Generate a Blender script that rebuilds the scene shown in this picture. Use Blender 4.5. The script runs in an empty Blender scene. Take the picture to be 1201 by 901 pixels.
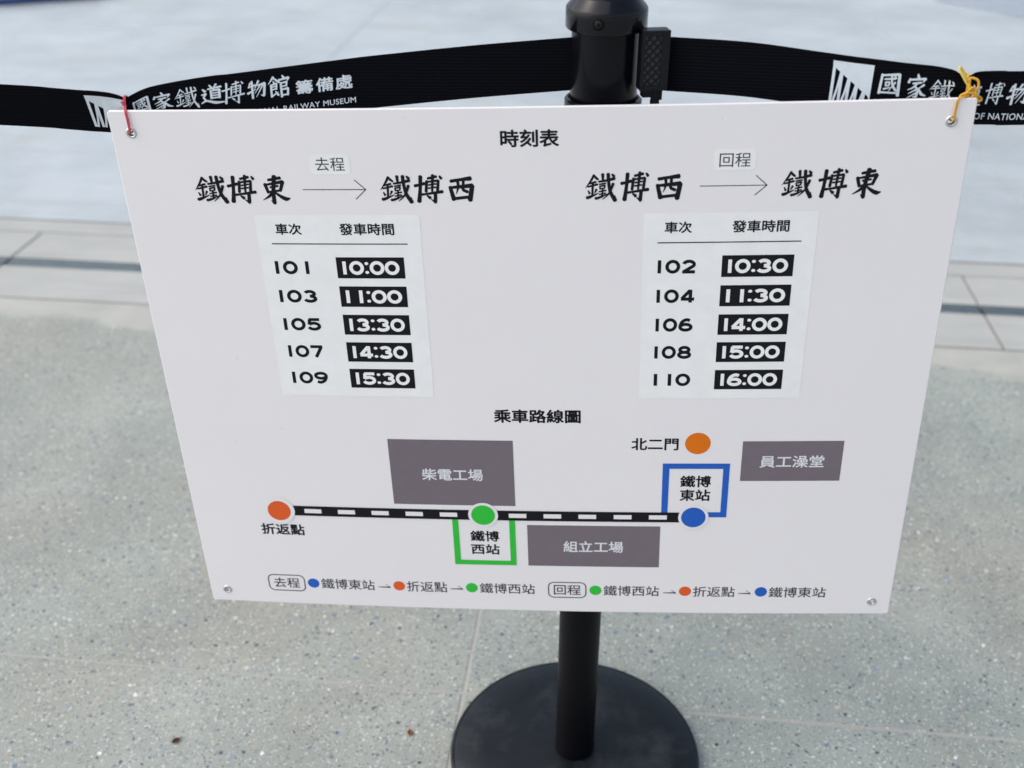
import bpy, bmesh, math, random
from mathutils import Vector, Matrix
R = math.radians
random.seed(7)
scn = bpy.context.scene
COL = scn.collection

# ------------------------------------------------------------------ camera
PITCH, ROLL = 0.52492536, 0.00307826
CAM = Vector((-0.08577, -1.04846, 1.19363))
fwd = Vector((0, math.cos(PITCH), -math.sin(PITCH)))
right0 = Vector((1, 0, 0)); up0 = right0.cross(fwd)
rgt = right0 * math.cos(ROLL) + up0 * math.sin(ROLL)
upv = up0 * math.cos(ROLL) - right0 * math.sin(ROLL)
cd = bpy.data.cameras.new('camera')
cam = bpy.data.objects.new('camera', cd); COL.objects.link(cam)
M = Matrix((rgt, upv, -fwd)).transposed().to_4x4(); M.translation = CAM
cam.matrix_world = M
cd.sensor_width = 36.0; cd.lens = 1300.0 / 1201.0 * 36.0
cd.clip_start = 0.02; cd.clip_end = 400
cd.dof.use_dof = True; cd.dof.focus_distance = 1.13; cd.dof.aperture_fstop = 4.5
scn.camera = cam

# ------------------------------------------------------------------ sky, sun, exposure
SUN_AZ, SUN_EL = R(262), R(48)          # azimuth measured from +Y clockwise: behind the camera, to its left
w = bpy.data.worlds.new('World'); scn.world = w; w.use_nodes = True
nt = w.node_tree; nt.nodes.clear()
sky = nt.nodes.new('ShaderNodeTexSky'); sky.sky_type = 'NISHITA'; sky.sun_disc = False
sky.sun_elevation = SUN_EL; sky.sun_rotation = SUN_AZ
sky.air_density = 1.0; sky.dust_density = 3.0; sky.ozone_density = 1.0
hs = nt.nodes.new('ShaderNodeHueSaturation'); hs.inputs['Saturation'].default_value = 0.7
bg = nt.nodes.new('ShaderNodeBackground'); bg.inputs['Strength'].default_value = 0.15
wo = nt.nodes.new('ShaderNodeOutputWorld')
nt.links.new(sky.outputs[0], hs.inputs['Color']); nt.links.new(hs.outputs[0], bg.inputs[0]); nt.links.new(bg.outputs[0], wo.inputs[0])
sl = bpy.data.lights.new('sun', 'SUN'); sl.energy = 1.3; sl.angle = R(105); sl.color = (1.0, 0.96, 0.91)
so = bpy.data.objects.new('sun', sl); COL.objects.link(so)
sd = Vector((math.sin(SUN_AZ) * math.cos(SUN_EL), math.cos(SUN_AZ) * math.cos(SUN_EL), math.sin(SUN_EL)))
so.rotation_euler = sd.to_track_quat('Z', 'Y').to_euler()
scn.view_settings.view_transform = 'Standard'; scn.view_settings.look = 'None'
scn.view_settings.gamma = 1.0; scn.view_settings.use_curve_mapping = False
scn.view_settings.exposure = 0.47

# ------------------------------------------------------------------ materials
def srgb(r, g, b):
    f = lambda c: (c / 255 / 12.92) if c <= 10 else ((c / 255 + 0.055) / 1.055) ** 2.4
    return (f(r), f(g), f(b), 1.0)

class NT:
    """small helper round a material's node tree"""
    def __init__(s, name):
        s.m = bpy.data.materials.new(name); s.m.use_nodes = True
        s.t = s.m.node_tree; s.p = s.t.nodes['Principled BSDF']
    def n(s, typ, **k):
        o = s.t.nodes.new(typ)
        for a, v in k.items(): setattr(o, a, v)
        return o
    def l(s, a, b): s.t.links.new(a, b)
    def coord(s, scale=(1, 1, 1), rot=0.0):
        tc = s.n('ShaderNodeTexCoord'); mp = s.n('ShaderNodeMapping')
        mp.inputs['Scale'].default_value = scale; mp.inputs['Rotation'].default_value = (0, 0, rot)
        s.l(tc.outputs['Object'], mp.inputs[0]); return mp.outputs[0]
    def noise(s, co, scale, detail=3, rough=0.55):
        o = s.n('ShaderNodeTexNoise'); o.inputs['Scale'].default_value = scale
        o.inputs['Detail'].default_value = detail; o.inputs['Roughness'].default_value = rough
        s.l(co, o.inputs['Vector']); return o
    def ramp(s, fac, stops):
        o = s.n('ShaderNodeValToRGB'); e = o.color_ramp.elements
        while len(e) < len(stops): e.new(0.5)
        for i, (p, c) in enumerate(stops):
            e[i].position = p; e[i].color = c if len(c) == 4 else (*c, 1)
        s.l(fac, o.inputs[0]); return o.outputs[0]
    def mix(s, fac, a, b, mode='MIX'):
        o = s.n('ShaderNodeMix', data_type='RGBA', blend_type=mode)
        for sock, v in ((o.inputs[0], fac), (o.inputs[6], a), (o.inputs[7], b)):
            if isinstance(v, (int, float, tuple)): sock.default_value = v
            else: s.l(v, sock)
        return o.outputs[2]
    def math(s, op, a, b=None, c=None):
        o = s.n('ShaderNodeMath', operation=op)
        for i, v in enumerate((a, b, c)):
            if v is None: continue
            if isinstance(v, (int, float)): o.inputs[i].default_value = v
            else: s.l(v, o.inputs[i])
        return o.outputs[0]
    def bump(s, h, strength, dist):
        o = s.n('ShaderNodeBump'); o.inputs['Strength'].default_value = strength; o.inputs['Distance'].default_value = dist
        s.l(h, o.inputs['Height']); s.l(o.outputs[0], s.p.inputs['Normal'])
    def set(s, **k):
        for a, v in k.items():
            i = s.p.inputs[a.replace('_', ' ')]
            if isinstance(v, (int, float, tuple)): i.default_value = v
            else: s.l(v, i)
        return s.m

def ink(name, rgb, rough=0.42, vary=0.06):
    t = NT(name); co = t.coord()
    n = t.noise(co, 60, 2)
    c = t.mix(n.outputs[0], tuple(x * (1 - vary) for x in rgb[:3]) + (1,), tuple(min(1, x * (1 + vary)) for x in rgb[:3]) + (1,))
    t.p.inputs['Specular IOR Level'].default_value = 0.28 if max(rgb[:3]) > 0.1 else 0.14
    return t.set(Base_Color=c, Roughness=rough)

def chips(t, co, scale, keep, rmin, rmax, salt):
    """mask of separate stone chips: voronoi cells, a random share of them kept, each with its own size"""
    v = t.n('ShaderNodeTexVoronoi'); v.inputs['Scale'].default_value = scale; v.inputs['Randomness'].default_value = 1
    t.l(co, v.inputs['Vector'])
    sp = t.n('ShaderNodeSeparateColor'); t.l(v.outputs['Color'], sp.inputs[0])
    rad = t.math('MULTIPLY_ADD', sp.outputs[1], rmax - rmin, rmin)
    inside = t.math('LESS_THAN', v.outputs['Distance'], rad)
    k = t.math('LESS_THAN', t.math('FRACT', t.math('ADD', sp.outputs[0], salt)), keep)
    return t.math('MULTIPLY', inside, k), sp.outputs[2]

def mat_board():
    t = NT('board_white'); co = t.coord()
    n = t.noise(co, 7, 4); n2 = t.noise(co, 160, 2)
    c = t.mix(n.outputs[0], (0.80, 0.768, 0.775, 1), (0.84, 0.81, 0.812, 1))
    sp, rnd = chips(t, co, 55, 0.10, 0.012, 0.05, 0.4)
    c = t.mix(t.math('MULTIPLY', sp, 0.35), c, (0.30, 0.28, 0.27, 1))
    sm = t.noise(t.coord((1, 1, 2.5)), 4, 5, 0.65)
    r = t.ramp(sm.outputs[0], [(0.35, (0.30,) * 3), (0.65, (0.46,) * 3)])
    t.bump(n2.outputs[0], 0.05, 0.0004)
    return t.set(Base_Color=c, Roughness=r)

def mat_black(name, col, rough, rvar=0.08, spec=0.5, bump=0.0, coat=0.0):
    t = NT(name); co = t.coord()
    n = t.noise(co, 40, 5); n2 = t.noise(co, 300, 3)
    c = t.mix(n.outputs[0], tuple(x * 0.75 for x in col) + (1,), tuple(x * 1.3 for x in col) + (1,))
    r = t.math('MULTIPLY_ADD', n.outputs[0], rvar * 2, rough - rvar)
    if bump: t.bump(n2.outputs[0], bump, 0.0005)
    m = t.set(Base_Color=c, Roughness=r)
    t.p.inputs['Specular IOR Level'].default_value = spec
    t.p.inputs['Coat Weight'].default_value = coat
    return m

def mat_webbing():
    t = NT('webbing_black'); tc = t.n('ShaderNodeTexCoord')
    def wave(ax, sc):
        o = t.n('ShaderNodeTexWave', bands_direction=ax); o.inputs['Scale'].default_value = sc
        o.inputs['Distortion'].default_value = 0.6; o.inputs['Detail'].default_value = 1
        t.l(tc.outputs['Object'], o.inputs['Vector']); return o.outputs['Color']
    a = wave('Z', 105); b = wave('X', 420)
    h = t.mix(0.35, a, b)
    c = t.ramp(h, [(0, (0.0015, 0.0017, 0.003)), (1, (0.0062, 0.0066, 0.0095))])
    t.bump(h, 0.35, 0.0006)
    m = t.set(Base_Color=c, Roughness=0.85); t.p.inputs['Specular IOR Level'].default_value = 0.05
    return m

GROT = R(-6.3)
def mat_aggregate(name, tint):
    t = NT(name)
    co0 = t.coord()
    wn = t.noise(co0, 95, 2); off = t.n('ShaderNodeVectorMath', operation='MULTIPLY_ADD')
    t.l(wn.outputs['Color'], off.inputs[0]); off.inputs[1].default_value = (0.012, 0.012, 0.0); t.l(co0, off.inputs[2])
    co = off.outputs[0]
    big = t.noise(co0, 1.6, 4); mid = t.noise(co0, 14, 4); fine = t.noise(co0, 420, 3, 0.7)
    c = t.ramp(mid.outputs[0], [(0.25, (0.25, 0.267, 0.243)), (0.75, (0.33, 0.342, 0.31))])
    c = t.mix(0.55, c, t.ramp(fine.outputs[0], [(0.32, (0.19, 0.21, 0.195)), (0.68, (0.40, 0.42, 0.395))]))
    c = t.mix(t.ramp(big.outputs[0], [(0.44, (0, 0, 0)), (0.66, (0.6, 0.6, 0.6))]), c, (0.335, 0.305, 0.255, 1))
    big2 = t.noise(t.coord((1, 1, 1), 0.7), 0.9, 3); med = t.noise(co0, 4.2, 4)
    c = t.mix(t.ramp(big2.outputs[0], [(0.42, (0.25, 0.25, 0.25)), (0.58, (0, 0, 0))]), c, (0.20, 0.245, 0.235, 1))
    c = t.mix(1.0, c, t.ramp(med.outputs[0], [(0.3, (0.84, 0.84, 0.84)), (0.7, (1.12, 1.12, 1.12))]), 'MULTIPLY')
    for scale, keep, r0, r1, salt, a, b in (
        (340, 0.40, 0.20, 0.52, 0.10, (0.09, 0.11, 0.13), (0.18, 0.21, 0.225)),
        (320, 0.30, 0.20, 0.48, 0.63, (0.40, 0.41, 0.39), (0.56, 0.56, 0.54)),
        (170, 0.10, 0.18, 0.46, 0.31, (0.06, 0.08, 0.11), (0.13, 0.17, 0.22)),
        (185, 0.06, 0.12, 0.36, 0.77, (0.48, 0.48, 0.455), (0.68, 0.68, 0.65)),
        (140, 0.05, 0.18, 0.45, 0.50, (0.36, 0.30, 0.23), (0.46, 0.40, 0.33)),
        (88, 0.045, 0.16, 0.40, 0.20, (0.12, 0.17, 0.23), (0.22, 0.27, 0.33)),
        (98, 0.022, 0.14, 0.34, 0.88, (0.50, 0.50, 0.48), (0.66, 0.66, 0.65)),
        (125, 0.03, 0.13, 0.36, 0.05, (0.02, 0.022, 0.03), (0.06, 0.065, 0.08)),
        (60, 0.012, 0.14, 0.34, 0.42, (0.16, 0.20, 0.25), (0.24, 0.28, 0.32))):
        m, rnd = chips(t, co, scale, keep, r0, r1, salt)
        c = t.mix(m, c, t.mix(rnd, (*a, 1), (*b, 1)))
    # cement laitance: the chips fade under a smooth skin near the stone band
    sp = t.n('ShaderNodeSeparateXYZ'); t.l(co0, sp.inputs[0])
    y = t.math('ADD', sp.outputs[1], t.math('MULTIPLY_ADD', t.noise(co0, 5, 4).outputs[0], 0.22, -0.11))
    edge = t.ramp(y, [(0, (0, 0, 0)), (1, (1, 1, 1))])
    mr = t.n('ShaderNodeMapRange'); t.l(y, mr.inputs[0]); mr.inputs[1].default_value = 1.15; mr.inputs[2].default_value = 1.19
    c = t.mix(mr.outputs[0], c, t.ramp(mid.outputs[0], [(0.3, (0.35, 0.35, 0.325)), (0.7, (0.42, 0.415, 0.385))]))
    # old dark stains
    st = t.noise(co0, 3.1, 5, 0.65)
    c = t.mix(t.ramp(st.outputs[0], [(0.66, (0, 0, 0)), (0.76, (0.45, 0.45, 0.45))]), c, (0.13, 0.13, 0.12, 1))
    c = t.mix(1.0, c, (*tint, 1), 'MULTIPLY')          # each slab variant is multiplied by its own tint
    t.bump(fine.outputs[0], 0.12, 0.0012)
    r = t.ramp(mid.outputs[0], [(0.3, (0.48,) * 3), (0.7, (0.62,) * 3)])
    return t.set(Base_Color=c, Roughness=r)

def mat_stone(name, a, b, rough=(0.42, 0.6), wear=0.0):
    t = NT(name); co = t.coord()
    m = t.noise(co, 5, 6, 0.6); f = t.noise(co, 260, 3, 0.7); s = t.noise(t.coord((0.7, 6, 1)), 3, 4)
    c = t.ramp(m.outputs[0], [(0.3, a), (0.7, b)])
    c = t.mix(0.25, c, t.ramp(f.outputs[0], [(0.3, tuple(x * 0.6 for x in a)), (0.7, tuple(min(1, x * 1.35) for x in b))]))
    c = t.mix(t.ramp(s.outputs[0], [(0.5, (0, 0, 0)), (0.72, (0.4, 0.4, 0.4))]), c, tuple(x * 0.8 for x in a) + (1,))
    if wear:
        pt = t.noise(co, 1.1, 5, 0.6); p2 = t.noise(co, 2.6, 3, 0.5)
        c = t.mix(t.ramp(pt.outputs[0], [(0.42, (0, 0, 0)), (0.66, (wear,) * 3)]), c, tuple(x * 0.62 for x in a) + (1,))
        c = t.mix(t.ramp(p2.outputs[0], [(0.56, (0, 0, 0)), (0.72, (wear * 0.8,) * 3)]), c, (0.40, 0.375, 0.33, 1))
    t.bump(m.outputs[0], 0.08, 0.004)
    r = t.ramp(s.outputs[0], [(0.3, (rough[0],) * 3), (0.7, (rough[1],) * 3)])
    return t.set(Base_Color=c, Roughness=r)

MB = mat_board()
M_WHITE = ink('print_white', (0.855, 0.85, 0.84))
M_INK = ink('print_black', (0.009, 0.009, 0.013), 0.45)
M_SOFT = ink('print_dark_grey', (0.045, 0.043, 0.05), 0.45)
M_GREY = ink('print_warm_grey', srgb(116, 106, 114))
M_BLOCK = ink('print_pale_grey_lettering', (0.72, 0.72, 0.75))
M_ORANGE = ink('print_orange', srgb(222, 112, 10))
M_RED = ink('print_red_orange', srgb(222, 92, 38))
M_GREEN = ink('print_green', srgb(48, 188, 60))
M_BLUE = ink('print_blue', srgb(32, 92, 186))
M_METAL = mat_black('eyelet_metal', (0.60, 0.60, 0.58), 0.48); M_METAL.node_tree.nodes['Principled BSDF'].inputs['Metallic'].default_value = 1
M_PLASTIC = mat_black('cap_gloss_black', (0.003, 0.0035, 0.006), 0.15, 0.03, 0.30)
M_CASS = mat_black('cassette_satin_black', (0.003, 0.0035, 0.006), 0.25, 0.05, 0.20)
M_POLE = mat_black('pole_satin_black', (0.0025, 0.0025, 0.004), 0.40, 0.05, 0.14, bump=0.05)
def mat_base():
    m = mat_black('base_satin_black', (0.005, 0.0072, 0.0092), 0.36, 0.12, 0.30, bump=0.06)
    nt_ = m.node_tree; p = nt_.nodes['Principled BSDF']; lk = p.inputs['Base Color'].links[0].from_socket
    tc = nt_.nodes.new('ShaderNodeTexCoord'); n = nt_.nodes.new('ShaderNodeTexNoise'); n.inputs['Scale'].default_value = 14; n.inputs['Detail'].default_value = 7; n.inputs['Roughness'].default_value = 0.7
    rp = nt_.nodes.new('ShaderNodeValToRGB'); rp.color_ramp.elements[0].position = 0.5; rp.color_ramp.elements[1].position = 0.78; rp.color_ramp.elements[1].color = (0.16, 0.16, 0.16, 1)
    mx = nt_.nodes.new('ShaderNodeMix'); mx.data_type = 'RGBA'; mx.inputs[7].default_value = (0.16, 0.17, 0.17, 1)
    nt_.links.new(tc.outputs['Object'], n.inputs['Vector']); nt_.links.new(n.outputs[0], rp.inputs[0]); nt_.links.new(rp.outputs[0], mx.inputs[0])
    nt_.links.new(lk, mx.inputs[6]); nt_.links.new(mx.outputs[2], p.inputs['Base Color']); return m
M_BASE = mat_base()
M_BUCK = mat_black('buckle_plastic', (0.005, 0.006, 0.009), 0.36, 0.06, 0.25)
M_BUCKD = mat_black('buckle_cell', (0.022, 0.026, 0.034), 0.45, 0.05)
M_RIB = mat_black('buckle_rib', (0.004, 0.004, 0.006), 0.5, 0.05, 0.25)
M_SCREW = mat_black('screw_dark_metal', (0.014, 0.012, 0.009), 0.5, 0.05, 0.2)
M_SCREWD = mat_black('screw_recess', (0.002, 0.002, 0.002), 0.6, 0.05, 0.1)
M_WEB = mat_webbing()
M_THREAD = ink('belt_white_thread', (0.66, 0.72, 0.76), 0.8, 0.12)
M_STRING = ink('string_red', (0.58, 0.075, 0.11), 0.7, 0.2)
M_TIE = ink('tie_yellow', (0.62, 0.33, 0.035), 0.5, 0.25)
M_TIEP = ink('tie_pale_yellow', (0.72, 0.55, 0.12), 0.45, 0.15)
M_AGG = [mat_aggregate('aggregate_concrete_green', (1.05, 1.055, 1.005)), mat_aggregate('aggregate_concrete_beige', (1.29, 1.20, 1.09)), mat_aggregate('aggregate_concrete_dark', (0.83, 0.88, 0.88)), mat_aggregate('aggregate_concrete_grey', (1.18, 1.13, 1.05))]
M_STONE = mat_stone('stone_pale', (0.375, 0.38, 0.352), (0.455, 0.458, 0.425), wear=0.35)
M_FAR = mat_stone('far_concrete', (0.40, 0.438, 0.44), (0.52, 0.557, 0.558), (0.14, 0.32), 0.5)
M_JOINT = mat_stone('joint_mortar', (0.32, 0.315, 0.28), (0.40, 0.39, 0.35))
M_JDARK = mat_stone('joint_dark', (0.16, 0.14, 0.12), (0.22, 0.20, 0.17))
M_STEEL = mat_black('drain_steel', (0.27, 0.33, 0.35), 0.42); M_STEEL.node_tree.nodes['Principled BSDF'].inputs['Metallic'].default_value = 0.7
M_DRAIN = mat_black('drain_dark', (0.09, 0.11, 0.11), 0.6)
M_LEAF = ink('leaf_brown', (0.16, 0.055, 0.022), 0.6, 0.35)
M_LEAF2 = ink('leaf_orange', (0.34, 0.14, 0.045), 0.6, 0.3)
M_NAVY = mat_black('navy_fabric', (0.016, 0.045, 0.15), 0.75)
M_GROOVE = mat_stone('groove_strip', (0.24, 0.29, 0.37), (0.32, 0.37, 0.45))

# ------------------------------------------------------------------ object helpers
def link(name, me, mats, parent=None):
    o = bpy.data.objects.new(name, me); COL.objects.link(o)
    for m in (mats if isinstance(mats, (list, tuple)) else [mats]): me.materials.append(m)
    if parent: o.parent = parent
    return o
def obj(name, bm, mats, parent=None, smooth=None):
    me = bpy.data.meshes.new(name); bm.normal_update(); bm.to_mesh(me); bm.free()
    if smooth is not None:
        me.polygons.foreach_set('use_smooth', [True] * len(me.polygons))
        me.set_sharp_from_angle(angle=R(smooth))
    return link(name, me, mats, parent)
def thing(name, label, cat, mat=None, group=None):
    o = bpy.data.objects.new(name, None); COL.objects.link(o); o.empty_display_size = 0.05
    if mat is not None: o.matrix_world = mat
    return tag(o, label, cat, group)
def tag(o, label, cat, group=None):
    o['label'] = label; o['category'] = cat
    if group: o['group'] = group
    return o
def struct(o): o['kind'] = 'structure'; return o

def box(bm, x0, x1, y0, y1, z0, z1, bev=0.0, mi=0, M=None):
    r = bmesh.ops.create_cube(bm, size=1.0)
    vs = r['verts']
    for v in vs: v.co = Vector(((x0 + x1) / 2 + v.co.x * (x1 - x0), (y0 + y1) / 2 + v.co.y * (y1 - y0), (z0 + z1) / 2 + v.co.z * (z1 - z0)))
    fs = list({f for v in vs for f in v.link_faces})
    if bev:
        es = list({e for v in vs for e in v.link_edges})
        rb = bmesh.ops.bevel(bm, geom=es, offset=bev, segments=2, affect='EDGES', profile=0.6)
        fs = list({f for f in rb['faces']} | {f for f in fs if f.is_valid})
        vs = list({v for f in fs for v in f.verts})
    for f in fs: f.material_index = mi
    if M is not None: bmesh.ops.transform(bm, matrix=M, verts=vs)
    return vs
def lathe(bm, prof, seg=96, cx=0, cy=0, mi=0):
    rings = []
    for r, z in prof:
        if r < 1e-6: rings.append([bm.verts.new((cx, cy, z))]); continue
        rings.append([bm.verts.new((cx + r * math.cos(2 * math.pi * k / seg), cy + r * math.sin(2 * math.pi * k / seg), z)) for k in range(seg)])
    for a, b in zip(rings, rings[1:]):
        for k in range(seg):
            k2 = (k + 1) % seg
            if len(a) == 1 and len(b) == 1: continue
            vs = [a[0], b[k2], b[k]] if len(a) == 1 else ([a[k], a[k2], b[0]] if len(b) == 1 else [a[k], a[k2], b[k2], b[k]])
            f = bm.faces.new(vs); f.material_index = mi; f.smooth = True
def smoothpath(pts, sub=6, closed=False):
    pts = [Vector(p) for p in pts]; n = len(pts); out = []
    rng = range(n) if closed else range(n - 1)
    for i in rng:
        if closed: p0, p1, p2, p3 = (pts[(i + k) % n] for k in (-1, 0, 1, 2))
        else: p0, p1, p2, p3 = pts[max(i - 1, 0)], pts[i], pts[i + 1], pts[min(i + 2, n - 1)]
        for s in range(sub):
            t = s / sub
            out.append(0.5 * ((2 * p1) + (p2 - p0) * t + (2 * p0 - 5 * p1 + 4 * p2 - p3) * t * t + (3 * p1 - p0 - 3 * p2 + p3) * t ** 3))
    if not closed: out.append(pts[-1])
    return out
def tube(bm, pts, rad, seg=10, closed=False, mi=0, sub=6):
    P = smoothpath(pts, sub, closed); n = len(P); rings = []; ref = Vector((0, 0, 1))
    for i, p in enumerate(P):
        a = P[(i + 1) % n] if (closed or i < n - 1) else P[i]; b = P[i - 1] if (closed or i > 0) else P[i]
        t = (a - b).normalized()
        u = t.cross(ref)
        if u.length < 0.2: u = t.cross(Vector((0.3, 1, 0)))
        u.normalize(); v = t.cross(u)
        r = rad(i / (n - 1)) if callable(rad) else rad
        rings.append([bm.verts.new(p + u * (r * math.cos(2 * math.pi * k / seg)) + v * (r * math.sin(2 * math.pi * k / seg))) for k in range(seg)])
    for i in range(n if closed else n - 1):
        a, b = rings[i], rings[(i + 1) % n]
        # pick the twist that matches best
        s = min(range(seg), key=lambda k: (a[0].co - b[k].co).length)
        for k in range(seg):
            f = bm.faces.new((a[k], a[(k + 1) % seg], b[(k + 1 + s) % seg], b[(k + s) % seg])); f.smooth = True; f.material_index = mi
    if not closed:
        for rg in (rings[0], rings[-1]):
            f = bm.faces.new(rg); f.material_index = mi

# ------------------------------------------------------------------ paving (rotated ground frame: e along the rows, n away from the camera)
GR = Matrix.Rotation(GROT, 4, 'Z')
def sheet(name, mat, slabs, z0=-0.03, bev=0.0015, pick=None):
    bm = bmesh.new()
    for (e0, e1, n0, n1) in slabs: box(bm, e0, e1, n0, n1, z0, 0.0, bev, pick(e0, n0) if pick else 0)
    o = obj(name, bm, mat); o.matrix_world = GR; return struct(o)
bm = bmesh.new()
for a in (0,): bmesh.ops.create_grid(bm, x_segments=1, y_segments=1, size=150)
g = obj('ground', bm, M_FAR); g.location = (0, 0, -0.05); struct(g)
bm = bmesh.new()          # mortar bed that shows in the joints
box(bm, -20, 20, -12, 1.274, -0.02, -0.0007)
o = obj('paving_joint', bm, M_JOINT); o.matrix_world = GR; struct(o)
bm = bmesh.new()
box(bm, -20, 20, 1.2742, 1.4625, -0.02, -0.004); box(bm, -20, 20, 1.5165, 1.9, -0.02, -0.004); box(bm, -20, 20, 1.901, 9.0, -0.02, -0.002, 0, 1)
o = obj('paving_joint_dark', bm, [M_JDARK, M_FAR]); o.matrix_world = GR; struct(o)
def cells(es, ns, g):
    out = []
    for a, b in zip(es, es[1:]):
        for c, d in zip(ns, ns[1:]): out.append((a + g / 2, b - g / 2, c + g / 2, d - g / 2))
    return out
E0 = [-0.167 + 2.5 * k for k in range(-5, 6)]
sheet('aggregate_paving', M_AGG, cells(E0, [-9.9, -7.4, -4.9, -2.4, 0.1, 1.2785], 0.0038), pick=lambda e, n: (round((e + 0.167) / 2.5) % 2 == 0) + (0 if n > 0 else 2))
E1 = [0.9 + 2.5 * k for k in range(-5, 5)]
sheet('stone_paving', M_STONE, cells(E1, [1.2815, 1.466], 0.006) + cells(E1, [1.513, 1.69], 0.006) + cells([e + 0.6 for e in E1], [1.69, 1.776], 0.006))
sheet('far_paving', M_FAR, cells([e + 0.3 for e in E1], [1.785, 3.03, 4.28, 5.53, 6.78, 8.03, 9.28], 0.003))
struct(sheet('outer_paving', M_FAR, [(-60, 60, 9.29, 70), (-60, -13.0, -40, 9.28), (12.6, 60, -40, 9.28)]))

# slot drain: lengths of steel channel with two slots
def drain_proto():
    t = thing('slot_drain', '', 'drain')
    L = 1.24
    bm = bmesh.new(); box(bm, -L / 2, L / 2, -0.0225, 0.0225, -0.034, -0.0295); box(bm, -L / 2, L / 2, -0.0225, -0.0205, -0.0295, -0.001); box(bm, -L / 2, L / 2, 0.0205, 0.0225, -0.0295, -0.001)
    obj('channel', bm, M_DRAIN, t)
    for yy in (-0.0155, 0.0, 0.0155):
        bm = bmesh.new(); box(bm, -L / 2, L / 2, yy - 0.0032, yy + 0.0032, -0.012, -0.002, 0.0008); obj('grate_bar', bm, M_STEEL, t)
    return t
d0 = drain_proto()
def place(o, e, n): o.matrix_world = GR @ Matrix.Translation((e, n, 0))
drs = []
for k, (lab, e) in enumerate((('steel slot drain let into the pale stone band, left of the board', -0.975),
                              ('steel slot drain in the stone band, hidden mostly behind the board', 0.275),
                              ('steel slot drain length at the right picture edge beyond the diagonal joint', 1.525),
                              ('short visible end of steel slot drain at the left picture edge', -2.225))):
    if k == 0: t = d0
    else:
        t = d0.copy(); COL.objects.link(t)
        for ch in d0.children:
            c = ch.copy(); COL.objects.link(c); c.parent = t
    t['label'] = lab; t['group'] = 'slot drain lengths in the stone band'; drs.append((t, e))
for t, e in drs: place(t, e, 1.4895)

bm = bmesh.new()
for k in range(4): box(bm, k * 0.125, k * 0.125 + 0.05, -1.3, 0.14, 0.001, 0.004, 0.001)
o = obj('grooved_paving', bm, M_GROOVE); o.location = (2.26, 5.03, 0); o.rotation_euler = (0, 0, R(37)); struct(o)

# ------------------------------------------------------------------ barrier post
post = thing('barrier_post', 'black round-based barrier post standing behind the white timetable board', 'barrier post')
bm = bmesh.new()
lathe(bm, [(0, 0.0012), (0.160, 0.0012), (0.1655, 0.003), (0.167, 0.006), (0.167, 0.0135), (0.1664, 0.0152), (0.1652, 0.0162), (0.1635, 0.0164), (0.1622, 0.0160), (0.1608, 0.0164), (0.158, 0.0178), (0.12, 0.0205), (0.06, 0.0225), (0.034, 0.0235), (0.0, 0.024)], 160)
obj('base', bm, M_BASE, post, 40)
bm = bmesh.new(); lathe(bm, [(0, 0.0242), (0.0262, 0.0242), (0.0262, 0.03), (0.0257, 0.034), (0.0257, 0.884), (0, 0.884)], 72); obj('pole', bm, M_POLE, post, 40)
bm = bmesh.new(); lathe(bm, [(0.0, 0.8845), (0.034, 0.8845), (0.0368, 0.887), (0.0368, 0.9005), (0.0352, 0.902), (0.0335, 0.902), (0.0335, 0.8995), (0, 0.8995)], 96); obj('lower_ring', bm, M_CASS, post, 40)
bm = bmesh.new(); lathe(bm, [(0, 0.900), (0.0310, 0.900), (0.0318, 0.9015), (0.0318, 0.9655), (0, 0.9655)], 96); obj('cassette', bm, M_CASS, post, 40)
bm = bmesh.new(); lathe(bm, [(0, 0.9665), (0.0366, 0.9665), (0.0378, 0.968), (0.0378, 0.9845), (0.0372, 0.9862), (0.0300, 0.9945), (0.0292, 0.996), (0.0288, 1.002), (0.0262, 1.009), (0.018, 1.0145), (0.008, 1.017), (0, 1.0175)], 96)
cap = obj('cap', bm, M_PLASTIC, post, 40)
bm = bmesh.new()          # cross-head screw on the cap band
for (r0, z0, r1, z1) in ((0.0040, 0.0, 0.0036, 0.0012),):
    lathe(bm, [(0, 0), (0.0036, 0), (0.0036, 0.0006), (0.003, 0.0012), (0, 0.0013)], 24)
for a in (0.5, 0.5 + math.pi / 2):
    box(bm, -0.0022, 0.0022, -0.0004, 0.0004, 0.00125, 0.0015, 0, 1, Matrix.Rotation(a, 4, 'Z'))
lathe(bm, [(0.0038, 0), (0.0052, 0.0), (0.0052, 0.0005), (0.0038, 0.0005)], 24, mi=1)
sang = math.atan2(-0.0365, -0.0100)
sc = obj('screw', bm, [M_SCREW, M_SCREWD], cap)
nv = Vector((math.cos(sang), math.sin(sang), 0))
sc.matrix_local = Matrix.Translation(nv * 0.0376 + Vector((0, 0, 0.9765))) @ nv.to_track_quat('Z', 'Y').to_matrix().to_4x4()

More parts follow.
